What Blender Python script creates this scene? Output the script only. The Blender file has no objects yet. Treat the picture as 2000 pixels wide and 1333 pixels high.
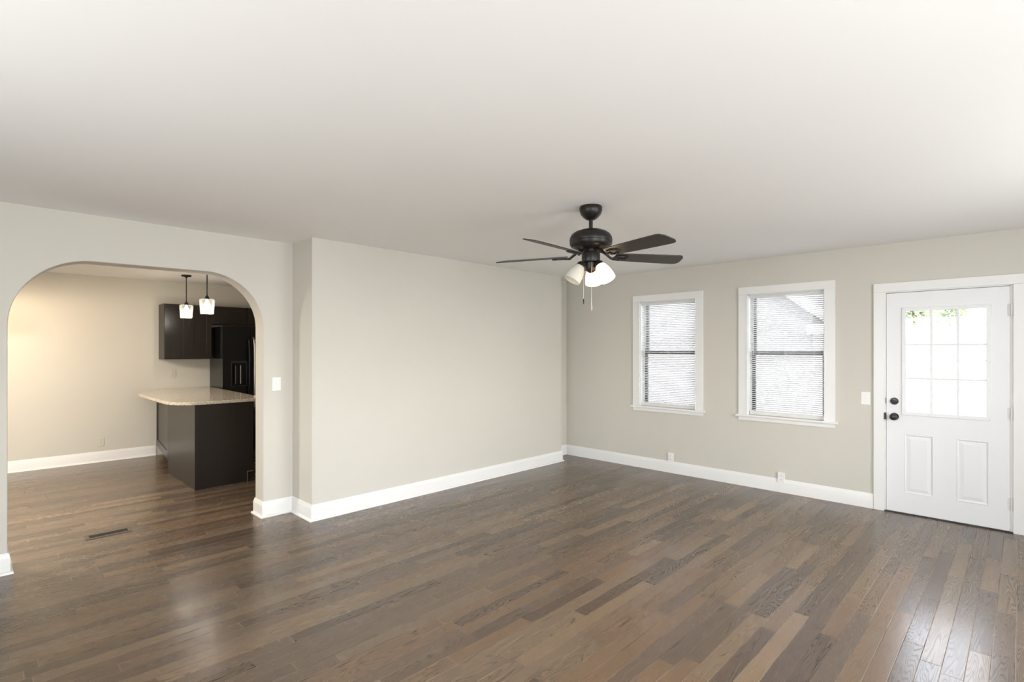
import bpy, bmesh, math, random
from mathutils import Vector, Matrix
random.seed(7)
C = bpy.context.scene.collection
scn = bpy.context.scene
PI = math.pi

# ---------------------------------------------------------------- camera
cam_d = bpy.data.cameras.new('camera')
cam = bpy.data.objects.new('camera', cam_d)
C.objects.link(cam)
cam_d.sensor_width = 36
cam_d.lens = 1021.43 * 36 / 2000
cam_d.shift_y = (683.56 - 666.5) / 2000
cam_d.clip_start = 0.05
cam_d.clip_end = 300
cam.location = (0, 0, 1.5)
cam.rotation_euler = (PI / 2, 0, math.radians(44.36 - 90))
scn.camera = cam

# ---------------------------------------------------------------- view, sky
vs = scn.view_settings
vs.view_transform = 'Standard'
vs.look = 'None'
vs.gamma = 1
vs.use_curve_mapping = False
vs.exposure = 0.12

W = bpy.data.worlds.new('sky')
scn.world = W
W.use_nodes = True
wn = W.node_tree
wn.nodes.clear()
sky = wn.nodes.new('ShaderNodeTexSky')
sky.sky_type = 'NISHITA'
sky.sun_disc = False
sky.sun_elevation = math.radians(48)
sky.sun_rotation = math.radians(200)
sky.dust_density = 4
mixw = wn.nodes.new('ShaderNodeMixRGB')
mixw.inputs[0].default_value = 0.9
mixw.inputs[2].default_value = (0.975, 0.975, 1.0, 1)      # thin white overcast
bgn = wn.nodes.new('ShaderNodeBackground')
bgn.inputs[1].default_value = 7.5
wo = wn.nodes.new('ShaderNodeOutputWorld')
wn.links.new(sky.outputs[0], mixw.inputs[1])
wn.links.new(mixw.outputs[0], bgn.inputs[0])
wn.links.new(bgn.outputs[0], wo.inputs[0])

def area(name, loc, direction, sx, sy, energy, color=(1, 1, 1)):
    d = bpy.data.lights.new(name, 'AREA')
    d.shape = 'RECTANGLE'
    d.size, d.size_y = sx, sy
    d.energy = energy
    d.color = color
    o = bpy.data.objects.new(name, d)
    o.location = loc
    o.rotation_euler = Vector(direction).to_track_quat('-Z', 'Y').to_euler()
    C.objects.link(o)
    return o

def point(name, loc, energy, color, r=0.03):
    d = bpy.data.lights.new(name, 'POINT')
    d.energy = energy
    d.color = color
    d.shadow_soft_size = r
    o = bpy.data.objects.new(name, d)
    o.location = loc
    C.objects.link(o)
    return o

# fill lights added at invented window openings behind the camera, aimed slightly up
RY, RX = -1.75, -1.5          # planes of the right wall and of the wall behind the camera
FILL_COL = (0.95, 0.97, 1.0)
area('fill_right_a', (0.6, RY + 0.02, 1.45), (0, 1, 0.3), 2.0, 1.5, 92, FILL_COL)
area('fill_right_b', (3.6, RY + 0.02, 1.45), (0, 1, 0.3), 1.6, 1.5, 50, FILL_COL)
area('fill_behind', (RX + 0.02, 1.6, 1.45), (1, 0, 0.3), 2.2, 1.5, 46, FILL_COL)

# ---------------------------------------------------------------- mesh helpers
def newbm():
    return bmesh.new()

def box(bm, x0, x1, y0, y1, z0, z1, bev=0.0, seg=2):
    t = bmesh.new()
    bmesh.ops.create_cube(t, size=1)
    for v in t.verts:
        v.co = Vector(((x0 + x1) / 2 + v.co.x * (x1 - x0), (y0 + y1) / 2 + v.co.y * (y1 - y0), (z0 + z1) / 2 + v.co.z * (z1 - z0)))
    if bev > 0:
        bmesh.ops.bevel(t, geom=t.edges[:], offset=bev, segments=seg, profile=0.6, affect='EDGES')
    merge(bm, t)

def merge(bm, t, M=None):
    if M is not None:
        bmesh.ops.transform(t, matrix=M, verts=t.verts[:])
    me = bpy.data.meshes.new('tmp')
    t.to_mesh(me)
    t.free()
    bm.from_mesh(me)
    bpy.data.meshes.remove(me)

def lathe(bm, prof, center=(0, 0, 0), seg=40, axis=None, close=False):
    """prof: list of (r, z) from one end to the other; axis: direction of +z"""
    t = bmesh.new()
    rings = []
    for r, z in prof:
        if r < 1e-6:
            rings.append([t.verts.new((0, 0, z))])
        else:
            rings.append([t.verts.new((r * math.cos(2 * PI * k / seg), r * math.sin(2 * PI * k / seg), z)) for k in range(seg)])
    for a, b in zip(rings[:-1], rings[1:]):
        for k in range(seg):
            k2 = (k + 1) % seg
            if len(a) == 1 and len(b) == 1:
                continue
            if len(a) == 1:
                t.faces.new((a[0], b[k], b[k2]))
            elif len(b) == 1:
                t.faces.new((a[k], a[k2], b[0]))
            else:
                t.faces.new((a[k], a[k2], b[k2], b[k]))
    if close:
        for k in range(seg):
            k2 = (k + 1) % seg
            t.faces.new((rings[-1][k], rings[-1][k2], rings[0][k2], rings[0][k]))
    bmesh.ops.recalc_face_normals(t, faces=t.faces[:])
    M = Matrix.Translation(Vector(center))
    if axis is not None:
        M = M @ Vector(axis).to_track_quat('Z', 'Y').to_matrix().to_4x4()
    merge(bm, t, M)

def tube(bm, pts, r, seg=12):
    pts = [Vector(p) for p in pts]
    t = bmesh.new()
    rings = []
    up = Vector((0.13, 0.27, 0.95)).normalized()
    for i, p in enumerate(pts):
        d = (pts[min(i + 1, len(pts) - 1)] - pts[max(i - 1, 0)]).normalized()
        u = d.cross(up)
        if u.length < 0.1:
            u = d.cross(Vector((1, 0, 0)))
        u.normalize()
        w = d.cross(u).normalized()
        rr = r[i] if isinstance(r, (list, tuple)) else r
        rings.append([t.verts.new(p + (u * math.cos(2 * PI * k / seg) + w * math.sin(2 * PI * k / seg)) * rr) for k in range(seg)])
    for a, b in zip(rings[:-1], rings[1:]):
        for k in range(seg):
            k2 = (k + 1) % seg
            t.faces.new((a[k], a[k2], b[k2], b[k]))
    t.faces.new(rings[0])
    t.faces.new(rings[-1])
    bmesh.ops.recalc_face_normals(t, faces=t.faces[:])
    merge(bm, t)

def prism(bm, poly, a0, a1, plane='XY', bev=0.0, seg=2):
    """poly extruded from a0 to a1 along the third axis"""
    t = bmesh.new()
    def P(u, v, a):
        return {'XY': (u, v, a), 'XZ': (u, a, v), 'YZ': (a, u, v)}[plane]
    A = [t.verts.new(P(u, v, a0)) for u, v in poly]
    B = [t.verts.new(P(u, v, a1)) for u, v in poly]
    t.faces.new(A)
    t.faces.new(B)
    n = len(poly)
    for k in range(n):
        t.faces.new((A[k], A[(k + 1) % n], B[(k + 1) % n], B[k]))
    bmesh.ops.recalc_face_normals(t, faces=t.faces[:])
    if bev > 0:
        es = [e for f in t.faces if len(f.verts) == n and n > 4 or False for e in f.edges] if n > 4 else t.edges[:]
        bmesh.ops.bevel(t, geom=list(set(es)), offset=bev, segments=seg, profile=0.6, affect='EDGES')
    merge(bm, t)

def wall_holes(bm, axis, p0, p1, u0, u1, z0, z1, holes):
    """wall slab between planes p0 and p1 (axis 'X' or 'Y') spanning u0..u1, z0..z1 with rectangular holes (ua,ub,za,zb)"""
    us = sorted(set([u0, u1] + [h for a in holes for h in a[:2]]))
    zs = sorted(set([z0, z1] + [h for a in holes for h in a[2:]]))
    t = bmesh.new()
    def P(p, u, z):
        return t.verts.new((p, u, z) if axis == 'X' else (u, p, z))
    def solid(i, j):
        if i < 0 or j < 0 or i >= len(us) - 1 or j >= len(zs) - 1:
            return False
        uc, zc = (us[i] + us[i + 1]) / 2, (zs[j] + zs[j + 1]) / 2
        return not any(a < uc < b and c < zc < d for a, b, c, d in holes)
    for i in range(len(us) - 1):
        for j in range(len(zs) - 1):
            if not solid(i, j):
                continue
            ua, ub, za, zb = us[i], us[i + 1], zs[j], zs[j + 1]
            for p in (p0, p1):
                t.faces.new((P(p, ua, za), P(p, ub, za), P(p, ub, zb), P(p, ua, zb)))
            if not solid(i - 1, j):
                t.faces.new((P(p0, ua, za), P(p1, ua, za), P(p1, ua, zb), P(p0, ua, zb)))
            if not solid(i + 1, j):
                t.faces.new((P(p0, ub, za), P(p1, ub, za), P(p1, ub, zb), P(p0, ub, zb)))
            if not solid(i, j - 1):
                t.faces.new((P(p0, ua, za), P(p1, ua, za), P(p1, ub, za), P(p0, ub, za)))
            if not solid(i, j + 1):
                t.faces.new((P(p0, ua, zb), P(p1, ua, zb), P(p1, ub, zb), P(p0, ub, zb)))
    bmesh.ops.remove_doubles(t, verts=t.verts[:], dist=1e-5)
    bmesh.ops.recalc_face_normals(t, faces=t.faces[:])
    merge(bm, t)

def sweep(bm, path, prof, z=0.0, close_path=False):
    """profile (outward offset, height) swept along a floor path; outward = right-hand side; mitred corners"""
    t = bmesh.new()
    n = len(path)
    P = [Vector(p) for p in path]
    rings = []
    for i in range(n):
        def nrm(a, b):
            d = (b - a).normalized()
            return Vector((d.y, -d.x))
        if i == 0:
            m = nrm(P[0], P[1])
        elif i == n - 1:
            m = nrm(P[-2], P[-1])
        else:
            n1, n2 = nrm(P[i - 1], P[i]), nrm(P[i], P[i + 1])
            m = (n1 + n2)
            m = m / m.dot(n1) if m.length > 1e-4 else n1
        rings.append([t.verts.new((P[i].x + m.x * o, P[i].y + m.y * o, z + h)) for o, h in prof])
    k = len(prof)
    for a, b in zip(rings[:-1], rings[1:]):
        for j in range(k):
            t.faces.new((a[j], a[(j + 1) % k], b[(j + 1) % k], b[j]))
    t.faces.new(rings[0])
    t.faces.new(rings[-1])
    bmesh.ops.recalc_face_normals(t, faces=t.faces[:])
    merge(bm, t)

# ---------------------------------------------------------------- object helpers
def wloc(o):
    v = Vector(o.location)
    while o.parent:
        o = o.parent
        v += Vector(o.location)
    return v

def obj(name, bm, m, parent=None, smooth=False, origin=None):
    """link bm (built in world coordinates) as ONE mesh object"""
    me = bpy.data.meshes.new(name)
    if parent is not None:
        off = wloc(parent)
    elif origin == 'world':
        off = Vector((0, 0, 0))
    elif origin is not None:
        off = Vector(origin)
    else:
        xs = [v.co for v in bm.verts]
        off = Vector(((min(c.x for c in xs) + max(c.x for c in xs)) / 2, (min(c.y for c in xs) + max(c.y for c in xs)) / 2, min(c.z for c in xs)))
    bmesh.ops.translate(bm, verts=bm.verts[:], vec=-off)
    bm.to_mesh(me)
    bm.free()
    me.materials.append(m)
    if smooth:
        me.polygons.foreach_set('use_smooth', [True] * len(me.polygons))
        if hasattr(me, 'set_sharp_from_angle'):
            me.set_sharp_from_angle(angle=math.radians(38))
    o = bpy.data.objects.new(name, me)
    C.objects.link(o)
    if parent is not None:
        o.parent = parent
    else:
        o.location = off
    return o

def thing(name, label, cat, loc, group=None):
    o = bpy.data.objects.new(name, None)
    o.empty_display_size = 0.1
    o.location = loc
    C.objects.link(o)
    o['label'] = label
    o['category'] = cat
    if group:
        o['group'] = group
    return o

def tag(o, label, cat, group=None):
    o['label'] = label
    o['category'] = cat
    if group:
        o['group'] = group
    return o

def struct(name, bm, m, smooth=False, origin='world'):
    o = obj(name, bm, m, smooth=smooth, origin=origin)
    o['kind'] = 'structure'
    return o

def struct_empty(name, loc, label=None):
    o = bpy.data.objects.new(name, None)
    o.location = loc
    C.objects.link(o)
    o['kind'] = 'structure'
    return o

# ---------------------------------------------------------------- materials
def mat(name, color=(0.8, 0.8, 0.8), rough=0.5, metal=0.0, spec=0.5, emit=None, es=0.0, coat=0.0):
    m = bpy.data.materials.new(name)
    m.use_nodes = True
    b = m.node_tree.nodes['Principled BSDF']
    b.inputs['Base Color'].default_value = (*color, 1)
    b.inputs['Roughness'].default_value = rough
    b.inputs['Metallic'].default_value = metal
    b.inputs['Specular IOR Level'].default_value = spec
    b.inputs['Coat Weight'].default_value = coat
    if emit:
        b.inputs['Emission Color'].default_value = (*emit, 1)
        b.inputs['Emission Strength'].default_value = es
    return m

def N(m, t, **kw):
    n = m.node_tree.nodes.new(t)
    for k, v in kw.items():
        setattr(n, k, v)
    return n

def L(m, a, b):
    m.node_tree.links.new(a, b)

def BS(m):
    return m.node_tree.nodes['Principled BSDF']

def vary(m, c1, c2, scale=30, detail=4, bump=0.0, stretch=(1, 1, 1), bscale=None, bdist=0.002):
    """noise variation between two colours, with a fine bump"""
    tc = N(m, 'ShaderNodeTexCoord')
    mp = N(m, 'ShaderNodeMapping')
    mp.inputs['Scale'].default_value = stretch
    L(m, tc.outputs['Object'], mp.inputs[0])
    nz = N(m, 'ShaderNodeTexNoise')
    nz.inputs['Scale'].default_value = scale
    nz.inputs['Detail'].default_value = detail
    L(m, mp.outputs[0], nz.inputs['Vector'])
    mx = N(m, 'ShaderNodeMixRGB')
    mx.inputs[1].default_value = (*c1, 1)
    mx.inputs[2].default_value = (*c2, 1)
    L(m, nz.outputs[0], mx.inputs[0])
    L(m, mx.outputs[0], BS(m).inputs['Base Color'])
    if bump:
        nb = N(m, 'ShaderNodeTexNoise')
        nb.inputs['Scale'].default_value = bscale or scale
        nb.inputs['Detail'].default_value = 3
        L(m, mp.outputs[0], nb.inputs['Vector'])
        bp = N(m, 'ShaderNodeBump')
        bp.inputs['Strength'].default_value = bump
        bp.inputs['Distance'].default_value = bdist
        L(m, nb.outputs[0], bp.inputs['Height'])
        L(m, bp.outputs[0], BS(m).inputs['Normal'])
    return m

M_wall = vary(mat('greige_wall_paint', rough=0.55, spec=0.25), (0.638, 0.615, 0.552), (0.653, 0.63, 0.567), 3, 2, 0.15, bscale=220, bdist=0.0006)
M_ceil = vary(mat('white_ceiling_paint', rough=0.8, spec=0.2), (0.91, 0.90, 0.885), (0.92, 0.91, 0.895), 2, 2, 0.1, bscale=180, bdist=0.0006)
M_trim = vary(mat('white_trim_paint', rough=0.32, spec=0.45), (0.84, 0.84, 0.825), (0.86, 0.86, 0.845), 5, 2)
M_door = vary(mat('white_door_paint', rough=0.36, spec=0.45), (0.83, 0.84, 0.85), (0.85, 0.86, 0.87), 4, 2)
M_plate = mat('white_plastic', (0.87, 0.87, 0.85), 0.3)
M_slot = mat('dark_slot', (0.05, 0.05, 0.05), 0.6)
M_blind = vary(mat('white_slat_vinyl', rough=0.4), (0.88, 0.88, 0.87), (0.89, 0.89, 0.88), 8, 2)
def add_translucent(m, c, f):
    tl = N(m, 'ShaderNodeBsdfTranslucent')
    tl.inputs[0].default_value = (*c, 1)
    mx = N(m, 'ShaderNodeMixShader')
    mx.inputs[0].default_value = f
    L(m, BS(m).outputs[0], mx.inputs[1])
    L(m, tl.outputs[0], mx.inputs[2])
    L(m, mx.outputs[0], m.node_tree.nodes['Material Output'].inputs[0])
add_translucent(M_blind, (0.92, 0.92, 0.92), 0.22)
M_blindrail = mat('white_rail_enamel', (0.74, 0.74, 0.72), 0.35)
M_cord = mat('white_cord', (0.85, 0.85, 0.83), 0.7)
M_sash = vary(mat('dark_bronze_sash', rough=0.45), (0.012, 0.012, 0.012), (0.02, 0.019, 0.018), 20, 2)
M_bronze = vary(mat('oil_rubbed_bronze', rough=0.38, metal=0.35), (0.015, 0.013, 0.012), (0.022, 0.019, 0.017), 12, 3)
M_blade = vary(mat('dark_walnut_blade', rough=0.42), (0.026, 0.021, 0.018), (0.042, 0.034, 0.028), 8, 5, stretch=(1, 1, 1))
M_esp = vary(mat('espresso_stained_wood', rough=0.3, spec=0.35), (0.015, 0.0115, 0.0095), (0.025, 0.019, 0.015), 4, 6, 0.03, stretch=(6, 6, 0.7))
M_black = vary(mat('black_enamel_appliance', rough=0.14, spec=0.35), (0.006, 0.006, 0.006), (0.009, 0.009, 0.009), 10, 2)
M_steel = vary(mat('brushed_steel', rough=0.28, metal=0.9), (0.55, 0.55, 0.54), (0.65, 0.65, 0.64), 60, 2, stretch=(1, 1, 0.05))
M_vent = vary(mat('brown_register_metal', rough=0.5, metal=0.0), (0.10, 0.068, 0.045), (0.13, 0.09, 0.06), 15, 2)
M_hole = mat('black_duct', (0.006, 0.006, 0.006), 0.8)
M_bulb = mat('lit_bulb', (1, 1, 1), 0.5, emit=(1.0, 0.86, 0.66), es=14)
M_bulb_off = mat('unlit_bulb', (0.85, 0.85, 0.8), 0.3)
M_knob = vary(mat('dark_bronze_knob', rough=0.3, metal=0.6), (0.03, 0.03, 0.03), (0.05, 0.048, 0.045), 30, 3)
M_hinge = mat('painted_hinge', (0.72, 0.72, 0.7), 0.4)

def glass_pane_mat():
    m = bpy.data.materials.new('window_glass')
    m.use_nodes = True
    nt = m.node_tree
    nt.nodes.clear()
    tr = nt.nodes.new('ShaderNodeBsdfTransparent')
    tr.inputs[0].default_value = (0.97, 0.98, 0.975, 1)
    gl = nt.nodes.new('ShaderNodeBsdfGlossy')
    gl.inputs['Roughness'].default_value = 0.01
    fr = nt.nodes.new('ShaderNodeFresnel')
    fr.inputs[0].default_value = 1.45
    mx = nt.nodes.new('ShaderNodeMixShader')
    o = nt.nodes.new('ShaderNodeOutputMaterial')
    nt.links.new(fr.outputs[0], mx.inputs[0])
    nt.links.new(tr.outputs[0], mx.inputs[1])
    nt.links.new(gl.outputs[0], mx.inputs[2])
    nt.links.new(mx.outputs[0], o.inputs[0])
    return m
M_glass = glass_pane_mat()

def frosted(name, emit, es, clear=0.0):
    m = bpy.data.materials.new(name)
    m.use_nodes = True
    nt = m.node_tree
    b = nt.nodes['Principled BSDF']
    b.inputs['Base Color'].default_value = (0.86, 0.85, 0.8, 1)
    b.inputs['Roughness'].default_value = 0.25
    b.inputs['Emission Color'].default_value = (*emit, 1)
    b.inputs['Emission Strength'].default_value = es
    tl = nt.nodes.new('ShaderNodeBsdfTranslucent')
    tl.inputs[0].default_value = (0.9, 0.87, 0.8, 1)
    mx = nt.nodes.new('ShaderNodeMixShader')
    mx.inputs[0].default_value = 0.45
    nt.links.new(b.outputs[0], mx.inputs[1])
    nt.links.new(tl.outputs[0], mx.inputs[2])
    out = nt.nodes['Material Output']
    if clear > 0:
        tr = nt.nodes.new('ShaderNodeBsdfTransparent')
        lw = nt.nodes.new('ShaderNodeLayerWeight')
        lw.inputs[0].default_value = 0.35
        mr = nt.nodes.new('ShaderNodeMapRange')
        mr.inputs['To Min'].default_value = 1 - clear
        mr.inputs['To Max'].default_value = 0.38
        nt.links.new(lw.outputs['Facing'], mr.inputs['Value'])
        m2 = nt.nodes.new('ShaderNodeMixShader')
        nt.links.new(mr.outputs[0], m2.inputs[0])
        nt.links.new(tr.outputs[0], m2.inputs[1])
        nt.links.new(mx.outputs[0], m2.inputs[2])
        nt.links.new(m2.outputs[0], out.inputs[0])
    else:
        nt.links.new(mx.outputs[0], out.inputs[0])
    return m
M_shade_lit = frosted('frosted_glass_lit', (1.0, 0.86, 0.66), 0.5)
M_shade_off = frosted('frosted_glass_unlit', (1, 1, 1), 0.0)
M_pend_glass = frosted('seeded_clear_glass', (1.0, 0.93, 0.82), 0.03, clear=0.955)

def granite():
    m = mat('speckled_cream_granite', rough=0.12, spec=0.5)
    tc = N(m, 'ShaderNodeTexCoord')
    n1 = N(m, 'ShaderNodeTexNoise')
    n1.inputs['Scale'].default_value = 60
    n1.inputs['Detail'].default_value = 6
    r1 = N(m, 'ShaderNodeValToRGB')
    e = r1.color_ramp.elements
    e[0].position, e[0].color = 0.30, (0.40, 0.32, 0.23, 1)
    e[1].position, e[1].color = 0.55, (0.64, 0.57, 0.46, 1)
    x = e.new(0.7)
    x.color = (0.74, 0.70, 0.62, 1)
    v = N(m, 'ShaderNodeTexVoronoi')
    v.inputs['Scale'].default_value = 95
    r2 = N(m, 'ShaderNodeValToRGB')
    e = r2.color_ramp.elements
    e[0].position, e[0].color = 0.22, (1, 1, 1, 1)
    e[1].position, e[1].color = 0.33, (0, 0, 0, 1)
    n2 = N(m, 'ShaderNodeTexNoise')
    n2.inputs['Scale'].default_value = 14
    r3 = N(m, 'ShaderNodeValToRGB')
    e = r3.color_ramp.elements
    e[0].position, e[0].color = 0.5, (0, 0, 0, 1)
    e[1].position, e[1].color = 0.62, (1, 1, 1, 1)
    mul = N(m, 'ShaderNodeMath', operation='MULTIPLY')
    mx = N(m, 'ShaderNodeMixRGB')
    mx.inputs[2].default_value = (0.05, 0.04, 0.035, 1)
    for n_ in (n1, v, n2):
        L(m, tc.outputs['Object'], n_.inputs['Vector'])
    L(m, n1.outputs[0], r1.inputs[0])
    L(m, v.outputs['Distance'], r2.inputs[0])
    L(m, n2.outputs[0], r3.inputs[0])
    L(m, r2.outputs[0], mul.inputs[0])
    L(m, r3.outputs[0], mul.inputs[1])
    L(m, mul.outputs[0], mx.inputs[0])
    L(m, r1.outputs[0], mx.inputs[1])
    L(m, mx.outputs[0], BS(m).inputs['Base Color'])
    return m
M_granite = granite()

def oak_floor():
    m = mat('stained_oak_strip_floor', rough=0.25, spec=0.58)
    b = BS(m)
    tc = N(m, 'ShaderNodeTexCoord')
    sp = N(m, 'ShaderNodeSeparateXYZ')
    L(m, tc.outputs['Object'], sp.inputs[0])
    def math_(op, a, bb=None, c=None):
        n = N(m, 'ShaderNodeMath', operation=op)
        for i, s in enumerate((a, bb, c)):
            if s is None:
                continue
            if isinstance(s, (int, float)):
                n.inputs[i].default_value = s
            else:
                L(m, s, n.inputs[i])
        return n.outputs[0]
    def vec(x, y, z):
        n = N(m, 'ShaderNodeCombineXYZ')
        for i, s in enumerate((x, y, z)):
            if isinstance(s, (int, float)):
                n.inputs[i].default_value = s
            else:
                L(m, s, n.inputs[i])
        return n.outputs[0]
    X, Y = sp.outputs[0], sp.outputs[1]
    PW = 0.0826
    yy = math_('DIVIDE', math_('SUBTRACT', Y, 0.1934 - 200 * PW), PW)
    row = math_('FLOOR', yy)
    fy = math_('SUBTRACT', yy, row)
    wn1 = N(m, 'ShaderNodeTexWhiteNoise', noise_dimensions='1D')
    L(m, row, wn1.inputs['W'])
    s1 = N(m, 'ShaderNodeSeparateColor')
    L(m, wn1.outputs['Color'], s1.inputs[0])
    ln = math_('MULTIPLY_ADD', s1.outputs[0], 0.75, 0.5)
    xx = math_('DIVIDE', math_('ADD', X, math_('MULTIPLY_ADD', s1.outputs[1], 3.0, 20)), ln)
    # uneven lengths: warp the strip coordinate
    xw = math_('ADD', xx, math_('MULTIPLY', math_('SINE', math_('MULTIPLY_ADD', xx, 2.1, math_('MULTIPLY', s1.outputs[2], 20))), 0.16))
    col = math_('FLOOR', xw)
    fx = math_('SUBTRACT', xw, col)
    wn2 = N(m, 'ShaderNodeTexWhiteNoise', noise_dimensions='3D')
    L(m, vec(row, col, 3.7), wn2.inputs['Vector'])
    s2 = N(m, 'ShaderNodeSeparateColor')
    L(m, wn2.outputs['Color'], s2.inputs[0])
    h1, h2, h3 = s2.outputs[0], s2.outputs[1], s2.outputs[2]
    # plank colour
    rp = N(m, 'ShaderNodeValToRGB')
    rp.color_ramp.interpolation = 'LINEAR'
    e = rp.color_ramp.elements
    e[0].position, e[0].color = 0.0, (0.088, 0.058, 0.040, 1)
    e[1].position, e[1].color = 1.0, (0.215, 0.143, 0.085, 1)
    for p_, c_ in ((0.12, (0.110, 0.077, 0.054)), (0.45, (0.134, 0.092, 0.061)), (0.65, (0.162, 0.102, 0.059)), (0.88, (0.164, 0.117, 0.076))):
        q = e.new(p_)
        q.color = (*c_, 1)
    L(m, h1, rp.inputs[0])
    # cathedral grain: contour lines of a stretched field, different in each plank
    gx = math_('MULTIPLY_ADD', X, 1.0, math_('MULTIPLY', h2, 40))
    gy = math_('MULTIPLY_ADD', Y, 11.0, math_('MULTIPLY', h3, 40))
    nf = N(m, 'ShaderNodeTexNoise')
    nf.inputs['Scale'].default_value = 1.5
    nf.inputs['Detail'].default_value = 1.2
    nf.inputs['Roughness'].default_value = 0.35
    L(m, vec(gx, gy, math_('MULTIPLY', h1, 9)), nf.inputs['Vector'])
    ph = math_('MULTIPLY', nf.outputs[0], 150)
    wob = N(m, 'ShaderNodeTexNoise')
    wob.inputs['Scale'].default_value = 1.0
    wob.inputs['Detail'].default_value = 2
    L(m, vec(math_('MULTIPLY', X, 30), math_('MULTIPLY', Y, 60), h2), wob.inputs['Vector'])
    ph = math_('ADD', ph, math_('MULTIPLY', wob.outputs[0], 2.2))
    ring = math_('POWER', math_('MULTIPLY_ADD', math_('SINE', ph), 0.5, 0.5), 3.0)
    # fine pores
    npn = N(m, 'ShaderNodeTexNoise')
    npn.inputs['Scale'].default_value = 1.0
    npn.inputs['Detail'].default_value = 4
    L(m, vec(math_('MULTIPLY_ADD', X, 14, math_('MULTIPLY', h2, 30)), math_('MULTIPLY', Y, 330), h1), npn.inputs['Vector'])
    pores = math_('MULTIPLY_ADD', npn.outputs[0], 0.7, 0.65)
    strength = math_('MULTIPLY_ADD', h3, 0.46, 0.17)
    shade = math_('MULTIPLY', math_('SUBTRACT', 1.0, math_('MULTIPLY', ring, strength)), pores)
    # seams between strips
    ey = math_('MINIMUM', fy, math_('SUBTRACT', 1.0, fy))
    ex = math_('MULTIPLY', math_('MINIMUM', fx, math_('SUBTRACT', 1.0, fx)), math_('DIVIDE', ln, PW))
    edge = math_('MINIMUM', ey, ex)
    mr = N(m, 'ShaderNodeMapRange')
    mr.inputs['From Min'].default_value = 0.006
    mr.inputs['From Max'].default_value = 0.022
    L(m, edge, mr.inputs['Value'])
    vm = N(m, 'ShaderNodeVectorMath', operation='SCALE')
    L(m, rp.outputs[0], vm.inputs[0])
    L(m, shade, vm.inputs['Scale'])
    # worn pale filler in some seams, dark open joints in others
    jc = N(m, 'ShaderNodeMixRGB')
    jc.inputs[1].default_value = (0.05, 0.035, 0.025, 1)
    jc.inputs[2].default_value = (0.25, 0.19, 0.14, 1)
    jn = N(m, 'ShaderNodeTexNoise')
    jn.inputs['Scale'].default_value = 2.3
    L(m, tc.outputs['Object'], jn.inputs['Vector'])
    jr = N(m, 'ShaderNodeMapRange')
    jr.inputs['From Min'].default_value = 0.38
    jr.inputs['From Max'].default_value = 0.6
    L(m, jn.outputs[0], jr.inputs['Value'])
    L(m, jr.outputs[0], jc.inputs[0])
    fin = N(m, 'ShaderNodeMixRGB')
    L(m, mr.outputs[0], fin.inputs[0])
    L(m, jc.outputs[0], fin.inputs[1])
    L(m, vm.outputs[0], fin.inputs[2])
    L(m, fin.outputs[0], b.inputs['Base Color'])
    ro = math_('MULTIPLY_ADD', ring, 0.06, math_('MULTIPLY_ADD', h2, 0.05, 0.2))
    ro = math_('ADD', ro, math_('MULTIPLY', math_('SUBTRACT', 1.0, mr.outputs[0]), 0.4))
    L(m, ro, b.inputs['Roughness'])
    # relief: seam groove, crown of each strip, grain
    mr2 = N(m, 'ShaderNodeMapRange')
    mr2.inputs['From Min'].default_value = 0.0
    mr2.inputs['From Max'].default_value = 0.03
    L(m, edge, mr2.inputs['Value'])
    lf = N(m, 'ShaderNodeTexNoise')
    lf.inputs['Scale'].default_value = 5
    L(m, tc.outputs['Object'], lf.inputs['Vector'])
    hgt = math_('ADD', math_('MULTIPLY', mr2.outputs[0], 0.5), math_('MULTIPLY', ring, -0.07))
    hgt = math_('ADD', hgt, math_('MULTIPLY', lf.outputs[0], 0.8))
    hgt = math_('ADD', hgt, math_('MULTIPLY', math_('MULTIPLY', math_('SUBTRACT', h3, 0.5), fy), 0.8))
    bp = N(m, 'ShaderNodeBump')
    bp.inputs['Strength'].default_value = 0.6
    bp.inputs['Distance'].default_value = 0.0008
    L(m, hgt, bp.inputs['Height'])
    L(m, bp.outputs[0], b.inputs['Normal'])
    return m
M_floor = oak_floor()

# ================================================================ ROOM SHELL
H = 2.485
D = 5.916            # inner face of the far (window) wall
Y0, Y0b = 4.86, 5.05  # arch wall: living side, kitchen side
YN = 4.453           # face of the projecting wall
YR = 4.69            # small recess beside the corner
XN0, XN1 = 2.05, 5.505
YK = 8.83            # far wall of the dining room and kitchen
KX0, KX1 = -2.2, 4.6
AX0, AX1 = 0.142, 1.788

bm = newbm()
box(bm, KX0 - 0.15, D + 0.15, RY - 0.15, YK + 0.15, -0.12, 0.0)
struct('floor', bm, M_floor)
bm = newbm()
box(bm, KX0 - 0.15, D + 0.15, RY - 0.15, YK + 0.15, H, H + 0.12)
struct('ceiling', bm, M_ceil)

# arch wall
arch = [(AX1, 0.0), (AX1, 1.70)]
for k in range(1, 25):
    a = PI / 2 * k / 24
    arch.append((1.33 + 0.458 * math.cos(a), 1.70 + 0.453 * math.sin(a)))
for k in range(0, 25):
    a = PI / 2 + PI / 2 * k / 24
    arch.append((0.60 + 0.458 * math.cos(a), 1.66 + 0.485 * math.sin(a)))
arch += [(AX0, 0.0)]
poly = [(KX0, 0), (KX0, H), (XN0, H), (XN0, 0)] + arch
bm = newbm()
t = bmesh.new()
A = [t.verts.new((x, Y0, z)) for x, z in poly]
B = [t.verts.new((x, Y0b, z)) for x, z in poly]
t.faces.new(A)
t.faces.new(B)
n = len(poly)
for k in range(n):
    t.faces.new((A[k], A[(k + 1) % n], B[(k + 1) % n], B[k]))
bmesh.ops.recalc_face_normals(t, faces=t.faces[:])
t.edges.ensure_lookup_table()
es = []
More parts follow.
